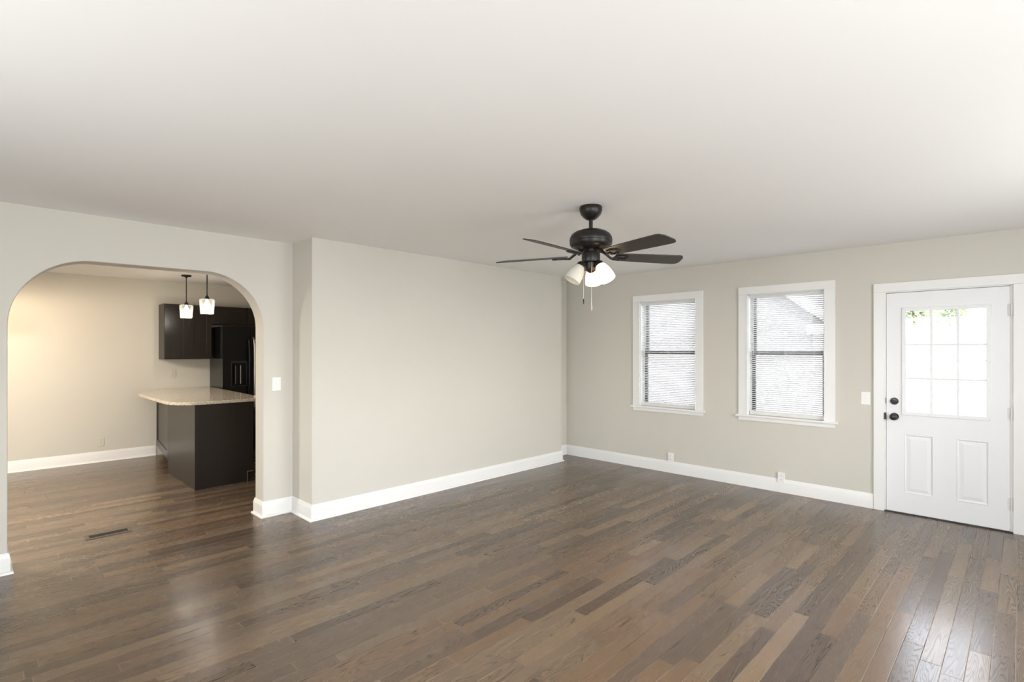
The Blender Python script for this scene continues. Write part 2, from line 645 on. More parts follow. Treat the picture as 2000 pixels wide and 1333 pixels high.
for ring_ in (A, B):
    for k in range(4, n - 1):
        e_ = t.edges.get((ring_[k], ring_[k + 1]))
        if e_:
            es.append(e_)
bmesh.ops.bevel(t, geom=es, offset=0.008, segments=3, profile=0.5, affect='EDGES')
bmesh.ops.triangulate(t, faces=[f for f in t.faces if len(f.verts) > 4])
merge(bm, t)
o = struct('wall_left', bm, M_wall)
me = o.data
me.polygons.foreach_set('use_smooth', [True] * len(me.polygons))
me.set_sharp_from_angle(angle=math.radians(25))

bm = newbm()
prism(bm, [(XN0, YN), (XN1, YN), (XN1, YR), (D + 0.15, YR), (D + 0.15, Y0b), (XN0, Y0b)], 0, H, 'XY')
struct('wall_middle', bm, M_wall)

# window and door openings in the far wall
W1 = (2.76, 3.50)
W2 = (1.42, 2.165)
WZ = (0.79, 2.105)
DO = (0.055, 0.935, 0.0, 2.045)
bm = newbm()
wall_holes(bm, 'X', D, D + 0.19, RY, YR, 0, H, [(W1[0], W1[1], WZ[0] - 0.021, WZ[1]), (W2[0], W2[1], WZ[0] - 0.021, WZ[1]), DO])
struct('wall_back', bm, M_wall)
# walls behind the camera
RW = [(-0.4, 1.6, 0.75, 2.2), (2.8, 4.4, 0.75, 2.2)]  # openings for the added windows
bm = newbm()
wall_holes(bm, 'Y', RY - 0.15, RY, RX - 0.15, D + 0.15, 0, H, RW)
struct('wall_right', bm, M_wall)
FW = [(0.5, 2.7, 0.75, 2.2)]
bm = newbm()
wall_holes(bm, 'X', RX - 0.15, RX, RY, Y0, 0, H, FW)
struct('wall_front', bm, M_wall)
# dining room and kitchen
bm = newbm()
box(bm, KX0 - 0.15, KX1 + 0.15, YK, YK + 0.15, 0, H)
struct('wall_kitchen_back', bm, M_wall)
bm = newbm()
box(bm, KX0 - 0.15, KX0, Y0, YK, 0, H)
struct('wall_kitchen_left', bm, M_wall)
bm = newbm()
box(bm, KX1, KX1 + 0.15, Y0b, YK, 0, H)
struct('wall_kitchen_right', bm, M_wall)

# baseboards
BP = [(0, 0), (0.014, 0), (0.014, 0.106), (0.0125, 0.112), (0.010, 0.116), (0.0095, 0.126), (0.007, 0.131), (0.005, 0.139), (0, 0.140)]
SH = [(0.0142, 0), (0.030, 0), (0.0295, 0.006), (0.0275, 0.011), (0.024, 0.0155), (0.019, 0.0178), (0.0142, 0.0185)]
def baseboard(name, path, shoe=None):
    b_ = newbm()
    sweep(b_, path, BP)
    o_ = struct(name, b_, M_trim, smooth=True)
    if shoe:
        s_ = newbm()
        sweep(s_, shoe, SH)
        obj('shoe_molding', s_, M_trim, o_, smooth=True)
    return o_
pl = [(RX, Y0), (AX0, Y0), (AX0, Y0b), (KX0, Y0b)]
baseboard('baseboard_left', pl, pl)
pm = [(KX1, Y0b), (AX1, Y0b), (AX1, Y0), (XN0, Y0), (XN0, YN), (XN1, YN)]
baseboard('baseboard_middle', pm + [(XN1, YR), (D, YR)], pm + [(XN1, YN + 0.02)])
baseboard('baseboard_back', [(D, YR - 0.015), (D, 1.012)])
baseboard('baseboard_kitchen', [(KX0, YK), (1.775, YK)], [(KX0, YK), (1.775, YK)])
baseboard('baseboard_right', [(D, -0.05), (D, RY), (RX, RY), (RX, Y0 - 0.02)])

# ================================================================ WINDOWS
def window(idx, ya, yb, blinds_label):
    """double-hung window in the far wall; ya<yb opening"""
    za, zb = WZ
    w = struct_empty('window_%d' % idx, (D, (ya + yb) / 2, za))
    cw = 0.095
    # casing: two legs and a head, mitre-less flat boards with a slight bead
    b_ = newbm()
    X0, X1 = D - 0.019, D
    box(b_, X0, X1, yb, yb + cw, za - 0.002, zb, 0.003)
    box(b_, X0, X1, ya - cw, ya, za - 0.002, zb, 0.003)
    box(b_, X0 - 0.002, X1, ya - cw, yb + cw, zb, zb + 0.083, 0.003)
    # inner stop bead
    box(b_, X0 - 0.004, X1, yb - 0.001, yb + 0.010, za, zb, 0.002)
    box(b_, X0 - 0.004, X1, ya - 0.010, ya + 0.001, za, zb, 0.002)
    obj('casing', b_, M_trim, w)
    # jamb liner
    b_ = newbm()
    box(b_, D, D + 0.18, yb - 0.008, yb + 0.001, za, zb)
    box(b_, D, D + 0.18, ya - 0.001, ya + 0.008, za, zb)
    box(b_, D, D + 0.18, ya, yb, zb - 0.008, zb + 0.001)
    obj('jamb', b_, M_trim, w)
    b_ = newbm()
    box(b_, D - 0.001, D + 0.18, ya + 0.001, yb - 0.001, za - 0.022, za, 0.0)
    box(b_, D - 0.042, D - 0.0005, ya - cw - 0.024, yb + cw + 0.024, za - 0.022, za, 0.004)
    obj('sill', b_, M_trim, w)
    b_ = newbm()
    box(b_, D - 0.017, D, ya - cw + 0.002, yb + cw - 0.002, za - 0.064, za - 0.022, 0.003)
    obj('apron', b_, M_trim, w)
    # dark sashes
    zm = 1.462
    fw = 0.036
    iy0, iy1 = ya + 0.008, yb - 0.008
    def sash(name, x0, x1, z0, z1, top, bot):
        s_ = newbm()
        box(s_, x0, x1, iy0, iy0 + fw, z0, z1, 0.002)
        box(s_, x0, x1, iy1 - fw, iy1, z0, z1, 0.002)
        box(s_, x0, x1, iy0 + fw, iy1 - fw, z1 - top, z1, 0.002)
        box(s_, x0, x1, iy0 + fw, iy1 - fw, z0, z0 + bot, 0.002)
        so = obj(name, s_, M_sash, w)
        g_ = newbm()
        xm = (x0 + x1) / 2
        box(g_, xm - 0.002, xm + 0.002, iy0 + fw - 0.004, iy1 - fw + 0.004, z0 + bot - 0.004, z1 - top + 0.004)
        obj('glass', g_, M_glass, so)
        return so
    sash('upper_sash', D + 0.138, D + 0.166, zm - 0.022, zb - 0.001, 0.018, 0.034)
    lo = sash('lower_sash', D + 0.108, D + 0.136, za, zm + 0.022, 0.036, 0.037)
    k_ = newbm()
    box(k_, D + 0.096, D + 0.109, (ya + yb) / 2 - 0.03, (ya + yb) / 2 + 0.03, zm + 0.004, zm + 0.016, 0.003)
    obj('sash_lock', k_, M_sash, lo)
    # mini blind
    bl = thing('venetian_blind', blinds_label, 'blinds', (D + 0.032, (ya + yb) / 2, za + 0.004), 'mini blinds in the two windows')
    xc = D + 0.032
    b0, b1 = ya + 0.012, yb - 0.012
    h_ = newbm()
    box(h_, xc - 0.014, xc + 0.013, b0, b1, zb - 0.034, zb - 0.0085, 0.002)
    obj('headrail', h_, M_blindrail, bl)
    s_ = newbm()
    pitch, wid, tilt = 0.0213, 0.025, math.radians(-27)
    z = zb - 0.0425
    n_ = 0
    while z > za + 0.055:
        secs = []
        for k in range(5):
            u = (k / 4 - 0.5)
            crown = 0.0018 * (1 - (2 * u) ** 2)
            dx = u * wid * math.cos(tilt) - crown * math.sin(tilt)
            dz = u * wid * math.sin(tilt) + crown * math.cos(tilt)
            secs.append((xc + dx, z + dz))
        low = [(x_, z_ - 0.0004) for x_, z_ in reversed(secs)]
        prism(s_, [(q[0], q[1]) for q in secs + low], b0, b1, 'XZ')
        z -= pitch
        n_ += 1
    obj('slats', s_, M_blind, bl)
    r_ = newbm()
    box(r_, xc - 0.012, xc + 0.012, b0, b1, za + 0.002, za + 0.046, 0.003)
    obj('bottom_rail', r_, M_blindrail, bl)
    for fy_ in (0.12, 0.5, 0.86):
        yy_ = b0 + (b1 - b0) * fy_
        c_ = newbm()
        tube(c_, [(xc - 0.0135, yy_, zb - 0.03), (xc - 0.0135, yy_, za + 0.02)], 0.0009, 6)
        tube(c_, [(xc + 0.0135, yy_, zb - 0.03), (xc + 0.0135, yy_, za + 0.02)], 0.0009, 6)
        obj('ladder_cord', c_, M_cord, bl)
    c_ = newbm()
    tube(c_, [(xc - 0.019, b1 - 0.045, zb - 0.025), (xc - 0.021, b1 - 0.045, zb - 0.66)], 0.0028, 6)
    obj('tilt_wand', c_, M_cord, bl)
    return w

window(1, W1[0], W1[1], 'white mini blind in the smaller-looking window nearer the room corner')
window(2, W2[0], W2[1], 'white mini blind in the window nearer the entry door')

# unseen windows added behind the camera to go with the fill lights
def added_window(idx, axis, p, ua, ub, za, zb):
    w = struct_empty('window_%d' % idx, ((ua + ub) / 2, p, za) if axis == 'Y' else (p, (ua + ub) / 2, za))
    def bx(b_, p0, p1, u0, u1, z0, z1):
        if axis == 'Y':
            box(b_, u0, u1, p0, p1, z0, z1, 0.003)
        else:
            box(b_, p0, p1, u0, u1, z0, z1, 0.003)
    c_ = newbm()
    bx(c_, p, p + 0.019, ua - 0.09, ua, za, zb)
    bx(c_, p, p + 0.019, ub, ub + 0.09, za, zb)
    bx(c_, p, p + 0.021, ua - 0.09, ub + 0.09, zb, zb + 0.085)
    bx(c_, p, p + 0.045, ua - 0.11, ub + 0.11, za - 0.025, za)
    obj('casing', c_, M_trim, w)
    f_ = newbm()
    um = (ua + ub) / 2
    zm = (za + zb) / 2
    for u in (ua, um - 0.02, ub - 0.04):
        bx(f_, p - 0.10, p - 0.06, u, u + 0.04, za, zb)
    for z in (za, zm - 0.02, zb - 0.04):
        bx(f_, p - 0.098, p - 0.062, ua, ub, z, z + 0.04)
    obj('window_frame', f_, M_sash, w)
    g_ = newbm()
    bx(g_, p - 0.086, p - 0.078, ua + 0.02, ub - 0.02, za + 0.02, zb - 0.02)
    obj('glass', g_, M_glass, w)
added_window(3, 'Y', RY, *RW[0])
added_window(4, 'Y', RY, *RW[1])
added_window(5, 'X', RX, *FW[0])

# ================================================================ ENTRY DOOR
dr = struct_empty('door_1', (D, 0.495, 0.0))
SY0, SY1, SZ0, SZ1 = 0.079, 0.911, 0.012, 2.022
XF = D - 0.001          # room-side face of the slab
b_ = newbm()
cx0 = D - 0.019
box(b_, cx0, D, 0.926, 1.010, 0.0, 2.036, 0.004)
box(b_, cx0, D, -0.034, 0.060, 0.0, 2.036, 0.004)
box(b_, cx0 - 0.001, D, -0.034, 1.010, 2.036, 2.118, 0.004)
obj('casing', b_, M_trim, dr)
b_ = newbm()
box(b_, D, D + 0.15, 0.915, 0.936, 0.0, 2.046)
box(b_, D, D + 0.15, 0.054, 0.0770, 0.0, 2.046)
box(b_, D, D + 0.15, 0.073, 0.916, 2.027, 2.046)
box(b_, D + 0.0455, D + 0.07, 0.90, 0.916, 0.0, 2.03)
box(b_, D + 0.0455, D + 0.07, 0.073, 0.09, 0.0, 2.03)
box(b_, D + 0.0455, D + 0.07, 0.073, 0.916, 2.012, 2.03)
obj('jamb', b_, M_trim, dr)
# slab with a hole for the light and recessed, raised-field panels
GY0, GY1, GZ0, GZ1 = 0.205, 0.782, 0.918, 1.868
b_ = newbm()
wall_holes(b_, 'X', XF + 0.001, XF + 0.044, SY0, SY1, SZ0, SZ1, [(GY0, GY1, GZ0, GZ1), (0.205, 0.414, 0.192, 0.73), (0.569, 0.778, 0.192, 0.73)])
for (pa, pb) in ((0.205, 0.414), (0.569, 0.778)):
    # sloping cove, flat groove and raised field built as nested rectangles
    steps = [(0.0, XF + 0.001), (0.004, XF - 0.0015), (0.010, XF + 0.001), (0.014, XF + 0.0085), (0.020, XF + 0.0085), (0.046, XF + 0.0025), (0.05, XF + 0.0022)]
    t = bmesh.new()
    rings = []
    for ins, x_ in steps:
        ya_, yb_, za_, zb_ = pa + ins, pb - ins, 0.192 + ins, 0.73 - ins
        rings.append([t.verts.new((x_, ya_, za_)), t.verts.new((x_, yb_, za_)), t.verts.new((x_, yb_, zb_)), t.verts.new((x_, ya_, zb_))])
    for r0, r1 in zip(rings[:-1], rings[1:]):
        for k in range(4):
            t.faces.new((r0[k], r0[(k + 1) % 4], r1[(k + 1) % 4], r1[k]))
    t.faces.new(rings[-1])
    bmesh.ops.recalc_face_normals(t, faces=t.faces[:])
    if sum(f.normal.x for f in t.faces) > 0:
        bmesh.ops.reverse_faces(t, faces=t.faces[:])
    merge(b_, t)
    box(b_, XF + 0.012, XF + 0.042, pa - 0.001, pb + 0.001, 0.191, 0.731)
slab = obj('door_slab', b_, M_door, dr)
# light frame with muntins
b_ = newbm()
fo = 0.028
x0, x1 = XF - 0.008, XF + 0.012
box(b_, x0, x1, GY0 - 0.014, GY1 + 0.014, GZ0 - 0.014, GZ0 + 0.018, 0.004)
box(b_, x0, x1, GY0 - 0.014, GY1 + 0.014, GZ1 - 0.018, GZ1 + 0.014, 0.004)
box(b_, x0 - 0.0005, x1, GY0 - 0.014, GY0 + 0.018, GZ0 - 0.0145, GZ1 + 0.0145, 0.004)
box(b_, x0 - 0.0005, x1, GY1 - 0.018, GY1 + 0.014, GZ0 - 0.0145, GZ1 + 0.0145, 0.004)
lf = obj('glazing_frame', b_, M_door, dr)
gy0, gy1, gz0, gz1 = GY0 + 0.018, GY1 - 0.018, GZ0 + 0.018, GZ1 - 0.018
b_ = newbm()
for k in (1, 2):
    u = gy0 + (gy1 - gy0) * k / 3
    box(b_, x0 + 0.004, x1, u - 0.010, u + 0.010, gz0 - 0.002, gz1 + 0.002, 0.003)
    u = gz0 + (gz1 - gz0) * k / 3
    box(b_, x0 + 0.0045, x1 - 0.0005, gy0 - 0.002, gy1 + 0.002, u - 0.010, u + 0.010, 0.003)
obj('muntins', b_, M_door, lf)
b_ = newbm()
box(b_, XF + 0.014, XF + 0.019, GY0, GY1, GZ0, GZ1)
obj('glass', b_, M_glass, lf)
b_ = newbm()
pts_ = [(y_, z_) for y_ in (GY0 - 0.004, GY1 + 0.004) for z_ in (GZ0, GZ0 + 0.24, GZ0 + 0.475, GZ0 + 0.71, GZ1)]
pts_ += [(y_, z_) for y_ in (GY0 + 0.19, GY0 + 0.39) for z_ in (GZ0 - 0.004, GZ1 + 0.004)]
for y_, z_ in pts_:
    lathe(b_, [(0, -0.0008), (0.0035, -0.0008), (0.0045, 0.0012), (0, 0.0014)], (x0, y_, z_), 12, (-1, 0, 0))
obj('screw_plugs', b_, M_hinge, lf)
# knob, rosette, deadbolt
b_ = newbm()
lathe(b_, [(0.034, 0), (0.034, 0.004), (0.030, 0.009), (0.014, 0.011), (0.012, 0.030), (0.017, 0.036), (0.027, 0.044), (0.0305, 0.054), (0.028, 0.063), (0.018, 0.068), (0, 0.069)], (XF + 0.001, 0.851, 0.884), 36, (-1, 0, 0))
obj('door_knob', b_, M_knob, dr, smooth=True)
b_ = newbm()
lathe(b_, [(0.032, 0), (0.032, 0.006), (0.028, 0.013), (0.012, 0.015), (0, 0.015)], (XF + 0.001, 0.851, 1.026), 36, (-1, 0, 0))
db = obj('deadbolt', b_, M_knob, dr, smooth=True)
b_ = newbm()
box(b_, XF - 0.028, XF - 0.012, 0.832, 0.870, 1.021, 1.031, 0.003)
obj('thumb_turn', b_, M_knob, db)
b_ = newbm()
box(b_, D - 0.0205, D + 0.002, 0.9125, 0.929, 0.855, 0.915, 0.002)
box(b_, D - 0.002, D + 0.002, 0.912, 0.918, 1.0, 1.055, 0.001)
obj('strike_plate', b_, M_knob, dr)
for z_ in (1.825, 0.975, 0.235):
    b_ = newbm()
    tube(b_, [(D - 0.010, 0.069, z_ - 0.05), (D - 0.010, 0.069, z_ + 0.05)], 0.0075, 14)
    box(b_, D - 0.005, D + 0.003, 0.062, 0.092, z_ - 0.048, z_ + 0.048, 0.001)
    obj('hinge', b_, M_hinge, dr, smooth=True)
b_ = newbm()
box(b_, D - 0.01, D + 0.16, 0.06, 0.93, 0.0, 0.010, 0.002)
box(b_, D + 0.0455, D + 0.10, 0.073, 0.916, 0.005, 0.022, 0.002)
obj('threshold', b_, M_knob, dr)

# ================================================================ OUTLETS AND SWITCHES
def switch_plate(name, label, pos, normal):
    """pos = centre on the wall; normal '-X' or '-Y'"""
    t_ = thing(name, label, 'light switch', pos, 'light switches')
    x, y, z = pos
    def bx(b_, u0, u1, z0, z1, d0, d1, bev=0.0015):
        if normal == '-X':
            box(b_, x - d1, x - d0, y + u0, y + u1, z + z0, z + z1, bev)
        else:
            box(b_, x + u0, x + u1, y - d1, y - d0, z + z0, z + z1, bev)
    b_ = newbm(); bx(b_, -0.038, 0.038, -0.060, 0.060, 0, 0.006, 0.002)
    obj('cover_plate', b_, M_plate, t_)
    b_ = newbm(); bx(b_, -0.0055, 0.0055, -0.012, 0.012, 0.0055, 0.0075)
    bx(b_, -0.004, 0.004, -0.001, 0.009, 0.007, 0.016)
    obj('toggle', b_, M_plate, t_)
    for zz in (-0.030, 0.030):
        b_ = newbm()
        ax = (-1, 0, 0) if normal == '-X' else (0, -1, 0)
        c_ = (x - 0.006, y, z + zz) if normal == '-X' else (x, y - 0.006, z + zz)
        lathe(b_, [(0, 0), (0.003, 0), (0.003, 0.0006), (0, 0.001)], c_, 10, ax)
        obj('screw', b_, M_hinge, t_)

M_almond = mat('almond_plastic', (0.66, 0.62, 0.54), 0.45)
def outlet(name, label, pos, normal, d=0.0, h=0.115, w=0.070, M_plate=M_plate):
    t_ = thing(name, label, 'electrical outlet', pos, 'electrical outlets')
    x, y, z = pos
    def bx(b_, u0, u1, z0, z1, d0, d1, bev=0.0015):
        if normal == '-X':
            box(b_, x - d1, x - d0, y + u0, y + u1, z + z0, z + z1, bev)
        else:
            box(b_, x + u0, x + u1, y - d1, y - d0, z + z0, z + z1, bev)
    b_ = newbm(); bx(b_, -w / 2, w / 2, -h / 2, h / 2, d, d + 0.006, 0.002)
    if d > 0:
        bx(b_, -w / 2 + 0.003, w / 2 - 0.003, 0.142 - z, h / 2 - 0.003, 0, d + 0.002, 0.001)
    obj('cover_plate', b_, M_plate, t_)
    for s in (-1, 1):
        b_ = newbm(); bx(b_, -0.016, 0.016, s * 0.020 - 0.013, s * 0.020 + 0.013, d + 0.005, d + 0.0085)
        r = obj('receptacle', b_, M_plate, t_)
        b_ = newbm()
        for u in (-0.007, 0.005):
            bx(b_, u, u + 0.0022, s * 0.020 - 0.001, s * 0.020 + 0.008, d + 0.0078, d + 0.0089, 0)
        bx(b_, -0.002, 0.002, s * 0.020 - 0.009, s * 0.020 - 0.005, d + 0.0078, d + 0.0089, 0)
        obj('slots', b_, M_slot, r)

switch_plate('light_switch', 'white toggle switch on the wall strip right of the arch', (1.904, Y0, 1.188), '-Y')
switch_plate('light_switch', 'white toggle switch beside the white entry door casing', (D, 1.073, 1.038), '-X')
outlet('wall_outlet', 'small white outlet on the baseboard below the window nearer the corner', (D, 3.070, 0.190), '-X', 0.0145, 0.11, 0.068)
outlet('wall_outlet', 'small white outlet on the baseboard below the window nearer the door', (D, 1.817, 0.157), '-X', 0.0145, 0.106, 0.070)
outlet('wall_outlet', 'beige-looking outlet low on the dining wall seen through the arch', (1.157, YK, 0.270), '-Y', M_plate=M_almond)
outlet('wall_outlet', 'pale outlet on the kitchen wall above the granite counter', (1.985, YK, 1.155), '-Y', M_plate=M_almond)

# ================================================================ CEILING FAN
FX, FY = 2.952, 2.128
vd = Vector((math.cos(math.radians(44.36)), math.sin(math.radians(44.36)), 0))
rd = Vector((vd.y, -vd.x, 0))
fan = thing('ceiling_fan', 'dark bronze five-blade ceiling fan with three frosted glass lights', 'ceiling fan', (FX, FY, H))
fc = Vector((FX, FY, 0))
b_ = newbm()
lathe(b_, [(0, H), (0.074, H), (0.078, H - 0.010), (0.077, H - 0.030), (0.068, H - 0.056), (0.050, H - 0.076), (0.034, H - 0.088), (0.020, H - 0.092), (0, H - 0.092)], (FX, FY, 0))
obj('canopy', b_, M_bronze, fan, smooth=True)
b_ = newbm()
lathe(b_, [(0, H - 0.08), (0.0135, H - 0.08), (0.0135, 2.335), (0.019, 2.333), (0.021, 2.318), (0, 2.312)], (FX, FY, 0), 24)
obj('downrod', b_, M_bronze, fan, smooth=True)
b_ = newbm()
lathe(b_, [(0, 2.326), (0.03, 2.325), (0.075, 2.321), (0.105, 2.311), (0.130, 2.294), (0.143, 2.272), (0.147, 2.250), (0.144, 2.243), (0.146, 2.240), (0.144, 2.222), (0.134, 2.207), (0.112, 2.197), (0.085, 2.192), (0.06, 2.190), (0.052, 2.188), (0, 2.188)], (FX, FY, 0), 56)
obj('motor_housing', b_, M_bronze, fan, smooth=True)
b_ = newbm()
lathe(b_, [(0, 2.19), (0.048, 2.19), (0.048, 2.172), (0.060, 2.168), (0.0625, 2.162), (0.0625, 2.112), (0.060, 2.104), (0.040, 2.098), (0, 2.098)], (FX, FY, 0), 40)
obj('switch_housing', b_, M_bronze, fan, smooth=True)
b_ = newbm()
lathe(b_, [(0, 2.10), (0.040, 2.10), (0.040, 2.070), (0.034, 2.045), (0.018, 2.032), (0.006, 2.028), (0, 2.027)], (FX, FY, 0), 32)
obj('light_kit_hub', b_, M_bronze, fan, smooth=True)

R0, R1, ZB = 0.175, 0.695, 2.147
pit = math.tan(math.radians(14))
for k in range(5):
    ph = math.radians(4 + 72 * k)
    er = vd * math.cos(ph) + rd * math.sin(ph)
    et = Vector((0, 0, 1)).cross(er)
    def Q(r, tt, dz=0.0):
        return fc + er * r + et * tt + Vector((0, 0, ZB - pit * tt + dz))
    # outline of the blade: narrow root, widening, clipped round tip
    out = [(R0, -0.046), (R0 + 0.012, -0.052), (0.32, -0.060), (0.50, -0.066), (0.645, -0.069), (0.668, -0.064), (0.688, -0.038), (R1, 0.0), (0.699, 0.036), (0.689, 0.056), (0.672, 0.066), (0.645, 0.069), (0.50, 0.066), (0.32, 0.060), (R0 + 0.012, 0.052), (R0, 0.046)]
    t = bmesh.new()
    A = [t.verts.new(Q(r, q, 0.003)) for r, q in out]
    B = [t.verts.new(Q(r, q, -0.003)) for r, q in out]
    t.faces.new(A); t.faces.new(B)
    for j in range(len(out)):
        j2 = (j + 1) % len(out)
        t.faces.new((A[j], A[j2], B[j2], B[j]))
    bmesh.ops.recalc_face_normals(t, faces=t.faces[:])
    b_ = newbm(); merge(b_, t)
    bl = obj('blade', b_, M_blade, fan)
    # blade iron: arm and open scroll under the blade
    b_ = newbm()
    tube(b_, [fc + er * 0.060 + Vector((0, 0, 2.186)), fc + er * 0.10 + Vector((0, 0, 2.172)), Q(0.15, 0, -0.012), Q(0.20, 0, -0.010)], [0.012, 0.010, 0.009, 0.007], 10)
    for s in (-1, 1):
        pts = []
        for j in range(13):
            a = PI * j / 12
            pts.append(Q(0.165 + 0.055 * (1 - math.cos(a)), s * 0.030 * math.sin(a), -0.0095))
        tube(b_, pts, 0.0055, 8)
    tube(b_, [Q(0.255, -0.026, -0.008), Q(0.275, 0, -0.008), Q(0.255, 0.026, -0.008)], 0.0055, 8)
    for q in ((0.27, 0.0), (0.225, 0.026), (0.225, -0.026)):
        lathe(b_, [(0, -0.004), (0.008, -0.003), (0.009, 0.003), (0.009, 0.008), (0, 0.008)], Q(q[0], q[1], -0.010), 10)
    obj('blade_iron', b_, M_bronze, bl, smooth=True)

warm = (1.0, 0.73, 0.44)
M_palefob = mat('pale_wood_fob', (0.42, 0.36, 0.26), 0.5)
for k, (phd, lit) in enumerate(((-104, False), (16, True), (136, True))):
    ph = math.radians(phd)
    er = vd * math.cos(ph) + rd * math.sin(ph)
    neck = fc + er * 0.072 + Vector((0, 0, 2.082))
    ax = (er * math.sin(math.radians(31)) + Vector((0, 0, -math.cos(math.radians(31))))).normalized()
    b_ = newbm()
    tube(b_, [fc + er * 0.025 + Vector((0, 0, 2.075)), fc + er * 0.05 + Vector((0, 0, 2.095)), neck - ax * 0.012], [0.009, 0.009, 0.012], 12)
    lathe(b_, [(0, -0.018), (0.018, -0.018), (0.026, -0.008), (0.030, 0.008), (0.030, 0.014), (0, 0.014)], neck, 28, ax)
    arm = obj('lamp_arm', b_, M_bronze, fan, smooth=True)
    b_ = newbm()
    prof = [(0.95 * r_, z_) for r_, z_ in [(0.026, 0.006), (0.034, 0.014), (0.044, 0.034), (0.052, 0.058), (0.0575, 0.085), (0.060, 0.110), (0.0605, 0.128), (0.0590, 0.128), (0.0575, 0.110), (0.055, 0.085), (0.049, 0.058), (0.041, 0.034), (0.031, 0.016), (0.024, 0.009)]]
    lathe(b_, prof, neck, 40, ax, close=True)
    sh = obj('lamp_shade', b_, M_shade_lit if lit else M_shade_off, fan, smooth=True)
    if not lit:
        sh['label'] = 'unlit frosted glass shade'
    b_ = newbm()
    lathe(b_, [(0, 0.004), (0.010, 0.006), (0.011, 0.012), (0.017, 0.018), (0.021, 0.026), (0.017, 0.033), (0, 0.036)], neck, 20, ax)
    obj('bulb', b_, M_bulb if lit else M_bulb_off, fan, smooth=True)
    if lit:
        p_ = neck + ax * 0.070
        point('fan_bulb_light', p_, 18, warm, 0.034)
# pull chains
for (off, zt, zb_, fobm, fl) in ((rd * -0.053 + vd * -0.02, 2.112, 1.848, M_bronze, 'dark fob'), (vd * -0.045 + rd * -0.002, 2.11, 1.802, M_palefob, 'pale fob')):
    b_ = newbm()
    p0 = fc + off
    nb = int((zt - zb_) / 0.006)
    tube(b_, [p0 + Vector((0, 0, zt)), p0 + Vector((0, 0, zb_))], 0.0011, 6)
    ch = obj('pull_chain', b_, M_steel, fan)
    b_ = newbm()
    lathe(b_, [(0, zb_ + 0.002), (0.003, zb_), (0.0045, zb_ - 0.008), (0.0045, zb_ - 0.030), (0.003, zb_ - 0.036), (0, zb_ - 0.037)], (p0.x, p0.y, 0), 14)
    obj('fob', b_, fobm, ch, smooth=True)['label'] = fl

# ================================================================ KITCHEN SEEN THROUGH THE ARCH
def shaker(b_, axis, p, u0, u1, z0, z1, rail=0.055, th=0.019, rec=0.009, sgn=-1):
    """frame-and-panel door whose front lies at p, facing sgn along axis"""
    def bx(d0, d1, a, b, c, d, bev=0.0015):
        lo_, hi_ = sorted((p - sgn * d0, p - sgn * d1))
        if axis == 'Y':
            box(b_, a, b, lo_, hi_, c, d, bev)
        else:
            box(b_, lo_, hi_, a, b, c, d, bev)
    bx(0, th, u0, u0 + rail, z0, z1)
    bx(0, th, u1 - rail, u1, z0, z1)
    bx(0.0002, th, u0 + rail - 0.001, u1 - rail + 0.001, z0, z0 + rail)
    bx(0.0002, th, u0 + rail - 0.001, u1 - rail + 0.001, z1 - rail, z1)
    bx(rec, th, u0 + rail - 0.002, u1 - rail + 0.002, z0 + rail - 0.002, z1 - rail + 0.002, 0)

# peninsula base
PX0, PX1, PY0 = 1.635, 2.215, 6.315
pen = thing('peninsula_cabinet', 'dark espresso base cabinet carrying the granite counter in the kitchen', 'cabinet', ((PX0 + PX1) / 2, (PY0 + YK) / 2, 0))
b_ = newbm()
body = [(PX0 + 0.004, PY0 + 0.020), (PX1, PY0 + 0.020), (PX1, YK - 0.002), (1.80, YK - 0.002), (PX0 + 0.004 + 0.012, 7.46)]
prism(b_, body, 0.115, 0.912, 'XY')
obj('body', b_, M_esp, pen)
b_ = newbm()
prism(b_, [(PX0 + 0.02, PY0 + 0.03), (PX1 - 0.07, PY0 + 0.03), (PX1 - 0.07, YK - 0.03), (1.90, YK - 0.03), (PX0 + 0.09, 7.46)], 0.0, 0.115, 'XY')
obj('toe_kick', b_, M_esp, pen)
b_ = newbm()   # end panel facing the arch, notched at the toe kick
prism(b_, [(PX0, 0.0), (2.150, 0.0), (2.150, 0.112), (PX1, 0.112), (PX1, 0.912), (PX0, 0.912)], PY0, PY0 + 0.020, 'XZ', 0.0)
obj('end_panel', b_, M_esp, pen)
b_ = newbm()
box(b_, PX0 - 0.014, PX0 + 0.004, PY0 - 0.001, 7.44, 0.0, 0.912, 0.002)
obj('side_panel', b_, M_esp, pen)
b_ = newbm()   # corner post strip
box(b_, PX0 - 0.016, PX0 + 0.022, PY0 - 0.010, PY0 + 0.004, 0.0, 0.911, 0.002)
obj('corner_strip', b_, M_esp, pen)
# door on the angled wing next to the wall
b_ = newbm()
ang = math.atan2(1.795 - 1.645, YK - 7.46)
Lw = math.hypot(1.795 - 1.645, YK - 7.46)
t = newbm()
shaker(t, 'X', 0, 0.05, Lw - 0.04, 0.14, 0.86, rail=0.10, th=0.02)
merge(b_, t, Matrix.Translation((1.630, 7.46, 0)) @ Matrix.Rotation(-ang, 4, 'Z'))
obj('door', b_, M_esp, pen)
b_ = newbm()
box(b_, 2.146, 2.154, PY0 - 0.004, PY0 + 0.022, 0.0, 0.118, 0.001)
box(b_, 2.146, PX1 + 0.001, PY0 - 0.004, PY0 + 0.022, 0.110, 0.120, 0.001)
obj('toe_trim', b_, mat('grey_edge_trim', (0.16, 0.16, 0.14), 0.4), pen)

